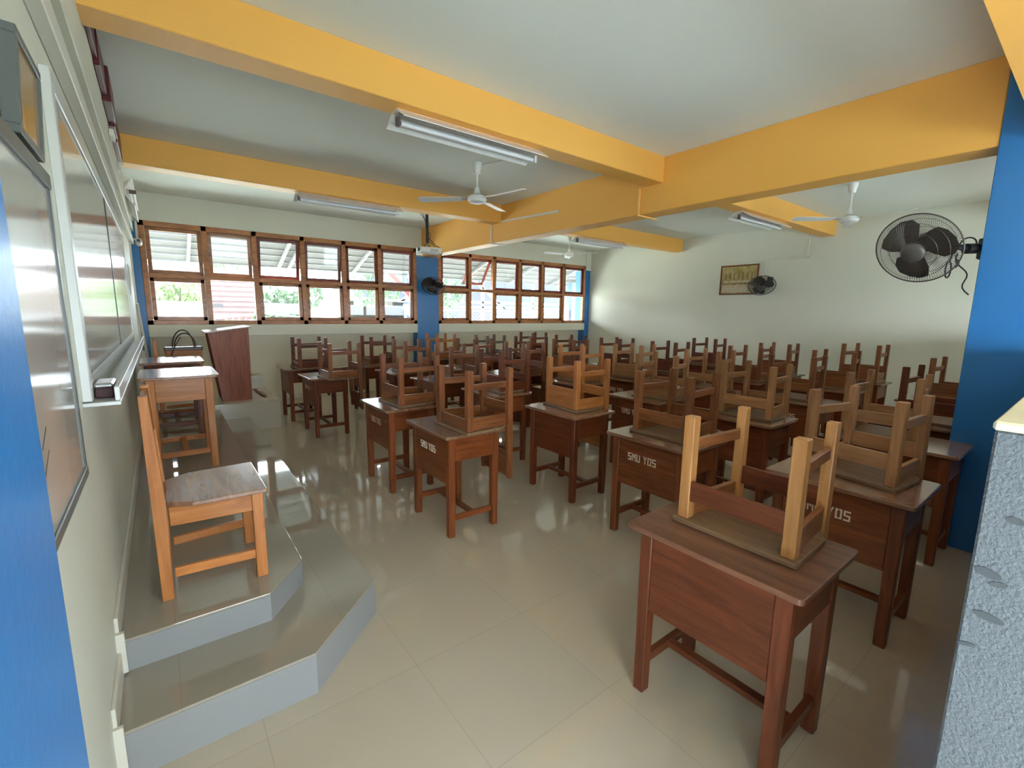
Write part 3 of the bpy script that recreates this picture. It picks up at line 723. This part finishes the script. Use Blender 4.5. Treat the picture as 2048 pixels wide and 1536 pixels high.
m.tube([(0, 0, -.42), (.06, -.03, -.47), (.15, -.03, -.54)], .005, 6)
m.build('cables', 'black', pj, True)
tag(pj, 'white projector with black cables hanging from a black ceiling pole', 'projector')

# conduits
m = MB(); m.box(XB0 - .02, XB0, 3.29, 3.315, HB, 2.915, .003); m.box(XB0 - .02, 4.81, 3.29, 3.315, HB - .014, HB, .003)
o = m.build('cable_duct', 'duct_y'); tag(o, 'yellow painted duct wrapping under the long beam beside the nearest cross beam', 'cable duct')
m = MB(); m.box(XB0 - .02, XB0, 6.09, 6.115, HB, 2.91, .003); m.box(XB0 - .02, 4.74, 6.09, 6.115, HB - .014, HB, .003)
m.prism([(6.09, 2.93), (6.09, 2.955), (4.57, 2.895), (4.57, 2.87)], XB0 - .015, XB0, 'x')
o = m.build('cable_duct', 'duct'); tag(o, 'white duct running along the side of the long yellow beam', 'cable duct')
m = MB(); m.box(W - .02, W, 3.38, 3.43, 2.60, HA, .003); m.box(W - .03, W, 3.34, 3.72, 2.58, 2.62, .005); m.box(W - .012, W, 3.7, 5.2, 2.598, 2.610)
m.box(W - .015, W, 4.06, 4.09, 2.36, 2.6, .002)
m.tube([(W - .02, 3.16, 2.60), (W - .02, 3.22, 2.66)], .014, 8)
o = m.build('cable_duct', 'duct'); tag(o, 'white duct on the rear wall above the painting and fan', 'cable duct')
m = MB(); m.box(3.6, 3.62, 3.23, 4.43, HC - .012, HC, .001, Matrix.Translation((3.2, 4.43, 0)) @ Matrix.Rotation(.25, 4, 'Z') @ Matrix.Translation((-3.61, -4.43, 0)))
o = m.build('ceiling_cable', 'duct'); tag(o, 'thin cable on the ceiling leading to the nearest ceiling fan', 'cable')

# painting on the rear wall (plain stand-in scene)
pc = empty('framed_painting', (W, 4.57, 2.265))
hw, hh = .37, .285
m = MB(); m.box(-.03, 0, -hw, hw, hh - .025, hh, .003); m.box(-.03, 0, -hw, hw, -hh, -hh + .025, .003); m.box(-.03, 0, -hw, -hw + .025, -hh, hh, .003); m.box(-.03, 0, hw - .025, hw, -hh, hh, .003); m.build('frame', 'dark_y', pc)
m = MB(); m.box(-.018, -.002, -hw + .025, hw - .025, -hh + .025, hh - .025)
cv = m.build('canvas', 'pic_green', pc)
m = MB(); m.box(-.0195, -.018, -.28, .30, -.075, -.06)
for k in range(7): y = -.26 + k * .085; m.box(-.0195, -.018, y, y + .018, .0 + .02 * (k % 2), .14)
m.build('dark_shapes', 'pic_dark', cv)
m = MB(); m.box(-.0192, -.018, -.28, .30, -.055, -.01)
m.box(-.0192, -.018, -.33, .33, -.24, -.10)
m.build('pale_shapes', 'pic_light', cv)
tag(pc, 'ochre painting in a dark wooden frame on the rear wall', 'painting')

# ------------------------------------------------------------------ outdoors beyond the windows
o = box('outdoor_ground', 'ground', -25, 45, D + .35, 60, -.3, -.15); tag(o, 'bright paved yard outside the windows', 'ground'); o['kind'] = 'structure'
ev = empty('eave_roof', (0, 0, 0))
ye, ze, yw, zw = 11.15, 2.44, D + .35, 3.22
sl = (ze - zw) / (ye - yw)
m = MB(); m.prism([(yw, zw + .05), (ye, ze + .05), (ye, ze + .09), (yw, zw + .09)], -1.5, 14, 'x'); m.build('tile_layer', 'rooftile', ev)
for k in range(9):
    y = yw + .12 + k * .27; z = zw + (y - yw) * sl
    m = MB(); m.box(-1.5, 14, y, y + .045, z + .02, z + .05); m.build('batten', 'batten', ev)
for x in (-.6, .75, 2.35, 2.55, 3.95, 5.35, 7.0, 8.6, 10.2, 11.8):
    m = MB(); m.prism([(yw, zw - .04), (ye, ze - .04), (ye, ze + .02), (yw, zw + .02)], x, x + .05, 'x'); m.build('rafter', 'batten', ev)
tag(ev, 'tiled eave roof with pale battens and rafters outside the windows', 'roof')
for px, lab in ((5.42, 'pale blue veranda post with red brackets seen through the left window'), (11.0, 'pale blue veranda post with red brackets seen at the right end of the windows')):
    r = empty('veranda_post', (px, 10.75, -.15))
    m = MB(); m.box(-.05 if px < 6 else -.2, .05 if px < 6 else .22, -.1, .1, 0, 2.68); m.build('post_shaft', 'postblue', r)
    m = MB()
    for s in (-1,):
        m.prism([(s * .05 if px < 6 else -.2, 1.9 if px < 6 else 1.3), (-.75, 2.6), (-.60, 2.6), (s * .05 if px < 6 else -.2, 2.1 if px < 6 else 1.6)], -.04, .04, 'y')
        m.prism([(-.2, 1.35), (-.55, 2.1), (-.42, 2.1), (-.2, 1.75)], -.03, .03, 'y') if px > 6 else None
    m.build('bracket', 'redpaint', r)
    tag(r, lab, 'post')
# wooden board leaning outside the left window
r = empty('wooden_cabinet', (3.70, D + .62, -.15))
m = MB(); m.box(-.62, .62, 0, .02, 1.0, 1.80); m.build('back_board', 'ply', r)
for a, b_, h in ((-.62, -.40, 1.90), (.40, .64, 1.90)):
    m = MB(); m.box(a, b_, -.02, .3, 0, h, .004); m.build('side_post', 'ply', r)
tag(r, 'pale plywood cabinet standing outside behind the left window', 'cabinet')
# chain link fence
fe = empty('chain_link_fence', (0, 14, -.15))
m = MB()
x = 7.0
while x < 21:
    for s in (1, -1):
        a = (x, 0, 0); b_ = (x + s * 1.75, 0, 1.75)
        m.tube([a, b_], .006, 3)
    x += .13
o = m.build('wire_mesh', 'galv', fe); o['kind'] = 'stuff'
m = MB(); m.tube([(6.5, 0, 1.77), (22, 0, 1.77)], .025, 8); m.build('top_rail', 'galv', fe)
for k in range(7):
    m = MB(); m.tube([(6.6 + 2.4 * k, 0, 0), (6.6 + 2.4 * k, 0, 1.85)], .03, 8); m.build('fence_post', 'galv', fe)
tag(fe, 'chain link fence with a top rail outside the right window', 'fence')
fe = empty('diagonal_fence', (0, 12.2, -.15))
m = MB()
for k in range(28):
    x = 1.2 + .13 * k; m.tube([(x, 0, .9), (x + .25, 0, 1.52 - .004 * k)], .012, 5)
m.build('slats', 'galv', fe)
m = MB(); m.tube([(1.2, 0, 1.50), (2.2, 0, 1.62), (3.4, 0, 1.50), (5.2, 0, 1.42)], .02, 6); m.build('top_rail', 'galv', fe)
for k in range(3):
    m = MB(); m.tube([(1.2 + 1.9 * k, 0, 0), (1.2 + 1.9 * k, 0, 1.6)], .03, 8); m.build('fence_post', 'galv', fe)
tag(fe, 'pale metal fence with slanting slats outside the left window', 'fence')
def tree(x, y, h, R, mat, lab, n=900, trunk=.12):
    r = empty('tree', (x, y, -.15))
    m = MB(); m.tube([(0, 0, 0), (.05, 0, h * .5), (0, .05, h)], trunk, 8, radii=[trunk, trunk * .8, trunk * .4]); m.build('trunk', 'bark', r, True)
    m = MB(); lobes = [(Vector((rnd.uniform(-.6, .6) * R, rnd.uniform(-.6, .6) * R, h + rnd.uniform(-.35, .5) * R)), R * rnd.uniform(.35, .6)) for _ in range(9)]
    for i in range(n):
        c, rr = lobes[i % 9]
        d = Vector((rnd.gauss(0, 1), rnd.gauss(0, 1), rnd.gauss(0, 1))).normalized() * rr * rnd.uniform(.7, 1.05)
        p = c + d; s_ = rnd.uniform(.06, .13)
        q = Euler((rnd.uniform(0, 6), rnd.uniform(0, 6), rnd.uniform(0, 6))).to_matrix()
        vs = [m.bm.verts.new(p + q @ Vector(v)) for v in ((-s_, 0, 0), (0, -s_ * .5, s_ * .15), (s_, 0, 0), (0, s_ * .5, s_ * .15))]
        m.bm.faces.new(vs)
    m.build('crown', mat, r)
    tag(r, lab, 'tree', 'trees outside the windows')
tree(4.0, 18.5, 1.75, 1.15, 'leaf', 'dense green bush beyond the slanting fence outside the left window', 2600)
tree(.75, 14.5, 1.9, .45, 'leaf2', 'small yellowish green tree seen through the open lower left pane', 700, .05)
tree(3.3, 30.0, 4.6, 1.6, 'leaf', 'tree behind the red tiled roof outside the left window', 1500)
tree(7.2, 18.3, 2.2, 1.3, 'leaf', 'loose bluish tree outside the middle of the left window', 700)
tree(9.7, 18.0, 2.3, 1.6, 'leaf', 'loose tree outside the right end of the left window', 900)
def house(x0, x1, y0, y1, h, rh, lab, roofm='rooftile_red', ridge='x'):
    r = empty('house', ((x0 + x1) / 2, (y0 + y1) / 2, -.15)); w = (x1 - x0) / 2; d = (y1 - y0) / 2
    m = MB(); m.box(-w, w, -d, d, 0, h); m.build('walls', 'housewall', r)
    m = MB()
    m.prism([(-d - .4, h), (0, h + rh), (d + .4, h), (d + .4, h + .08), (0, h + rh + .1), (-d - .4, h + .08)], -w - .4, w + .4, 'x')
    for k in range(int(rh * 5)):
        t = k / (rh * 5); m.box(-w - .4, w + .4, -(d + .4) * (1 - t) - .02, -(d + .4) * (1 - t) + .04, h + rh * t + .07, h + rh * t + .13)
    m.build('roof', roofm, r)
    m = MB(); m.box(-.5, .5, -d - .03, -d, 1.0, 1.9); m.build('window', 'black', r)
    tag(r, lab, 'house'); return r
house(.4, 3.1, 21, 24, 1.3, 1.9, 'house with a red tiled roof outside the left window')
house(-14, -2.5, 26, 32, 2.1, 1.2, 'pale distant house at the left edge of the left window')
# steel frame building and dark wall on the right
sf = empty('steel_frame', (0, 20, -.15))
for x in (9.6, 11.6, 13.6, 17.0): m = MB(); m.box(x, x + .12, 0, .12, 0, 4.2); m.build('post', 'white', sf)
for z in (1.9, 2.15, 4.2): m = MB(); m.box(6.8, 20.5, 0, .1, z, z + .12); m.build('beam', 'white', sf)
m = MB(); m.prism([(11.8, 4.2), (12.0, 4.2), (15.2, 1.9), (15.0, 1.9)], 0, .08, 'y'); m.prism([(9.0, 2.1), (9.2, 2.1), (11.6, 3.9), (11.4, 3.9)], 0, .08, 'y'); m.build('brace', 'white', sf)
tag(sf, 'white steel frame with diagonal braces outside the right window', 'frame')
o = box('storage_shed', plain('shed_cladding', (.014, .018, .04, 1), .7, noise=.4, nscale=1.5), 8.5, 24, 23, 26, -.15, 4.6); tag(o, 'dark blue grey shed behind the white steel frame outside', 'shed')

# ------------------------------------------------------------------ light
w = bpy.data.worlds.new('World'); bpy.context.scene.world = w; w.use_nodes = True
nt = w.node_tree; bg = nt.nodes['Background']
bg.inputs['Color'].default_value = (.80, .91, 1.0, 1); bg.inputs['Strength'].default_value = 14.0
sd = bpy.data.lights.new('Sun', 'SUN'); sd.energy = 60.0; sd.angle = math.radians(2); sd.color = (1, .98, .96)
so = bpy.data.objects.new('Sun', sd); COL.objects.link(so); so.rotation_euler = (math.radians(-32), math.radians(12), 0)
def portal(name, loc, rot, sx, sy):
    l = bpy.data.lights.new(name, 'AREA'); l.shape = 'RECTANGLE'; l.size = sx; l.size_y = sy
    l.cycles.is_portal = True
    o = bpy.data.objects.new(name, l); COL.objects.link(o); o.location = loc; o.rotation_euler = rot
portal('window_portal', (2.23, D + .34, 2.05), (-PI / 2, 0, 0), 4.3, 1.5)
portal('window_portal', (7.0, D + .34, 2.05), (-PI / 2, 0, 0), 4.4, 1.5)
portal('doorway_portal', (4.4, -2.65, 1.4), (PI / 2, 0, 0), 11.8, 1.2)

# ------------------------------------------------------------------ camera
cam = bpy.data.cameras.new('Camera'); co = bpy.data.objects.new('Camera', cam); COL.objects.link(co)
cam.sensor_width = 36; cam.lens = 912.3 / 2048 * 36; cam.clip_start = .02; cam.clip_end = 200
y_, p_, r_ = map(math.radians, (37.605, -8.913, .805))
fw = Vector((math.sin(y_) * math.cos(p_), math.cos(y_) * math.cos(p_), math.sin(p_)))
rt = Vector((math.cos(y_), -math.sin(y_), 0)); up = rt.cross(fw)
R_ = rt * math.cos(r_) + up * math.sin(r_); U_ = -rt * math.sin(r_) + up * math.cos(r_)
co.matrix_world = Matrix(((R_.x, U_.x, -fw.x, .229), (R_.y, U_.y, -fw.y, 0), (R_.z, U_.z, -fw.z, 1.572), (0, 0, 0, 1)))
bpy.context.scene.camera = co
vs = bpy.context.scene.view_settings
vs.view_transform = 'Standard'; vs.look = 'None'; vs.gamma = 1; vs.exposure = .9
cy = bpy.context.scene.cycles
cy.max_bounces = 14; cy.diffuse_bounces = 8; cy.glossy_bounces = 5; cy.transparent_max_bounces = 12
cy.sample_clamp_indirect = 6; cy.use_denoising = True
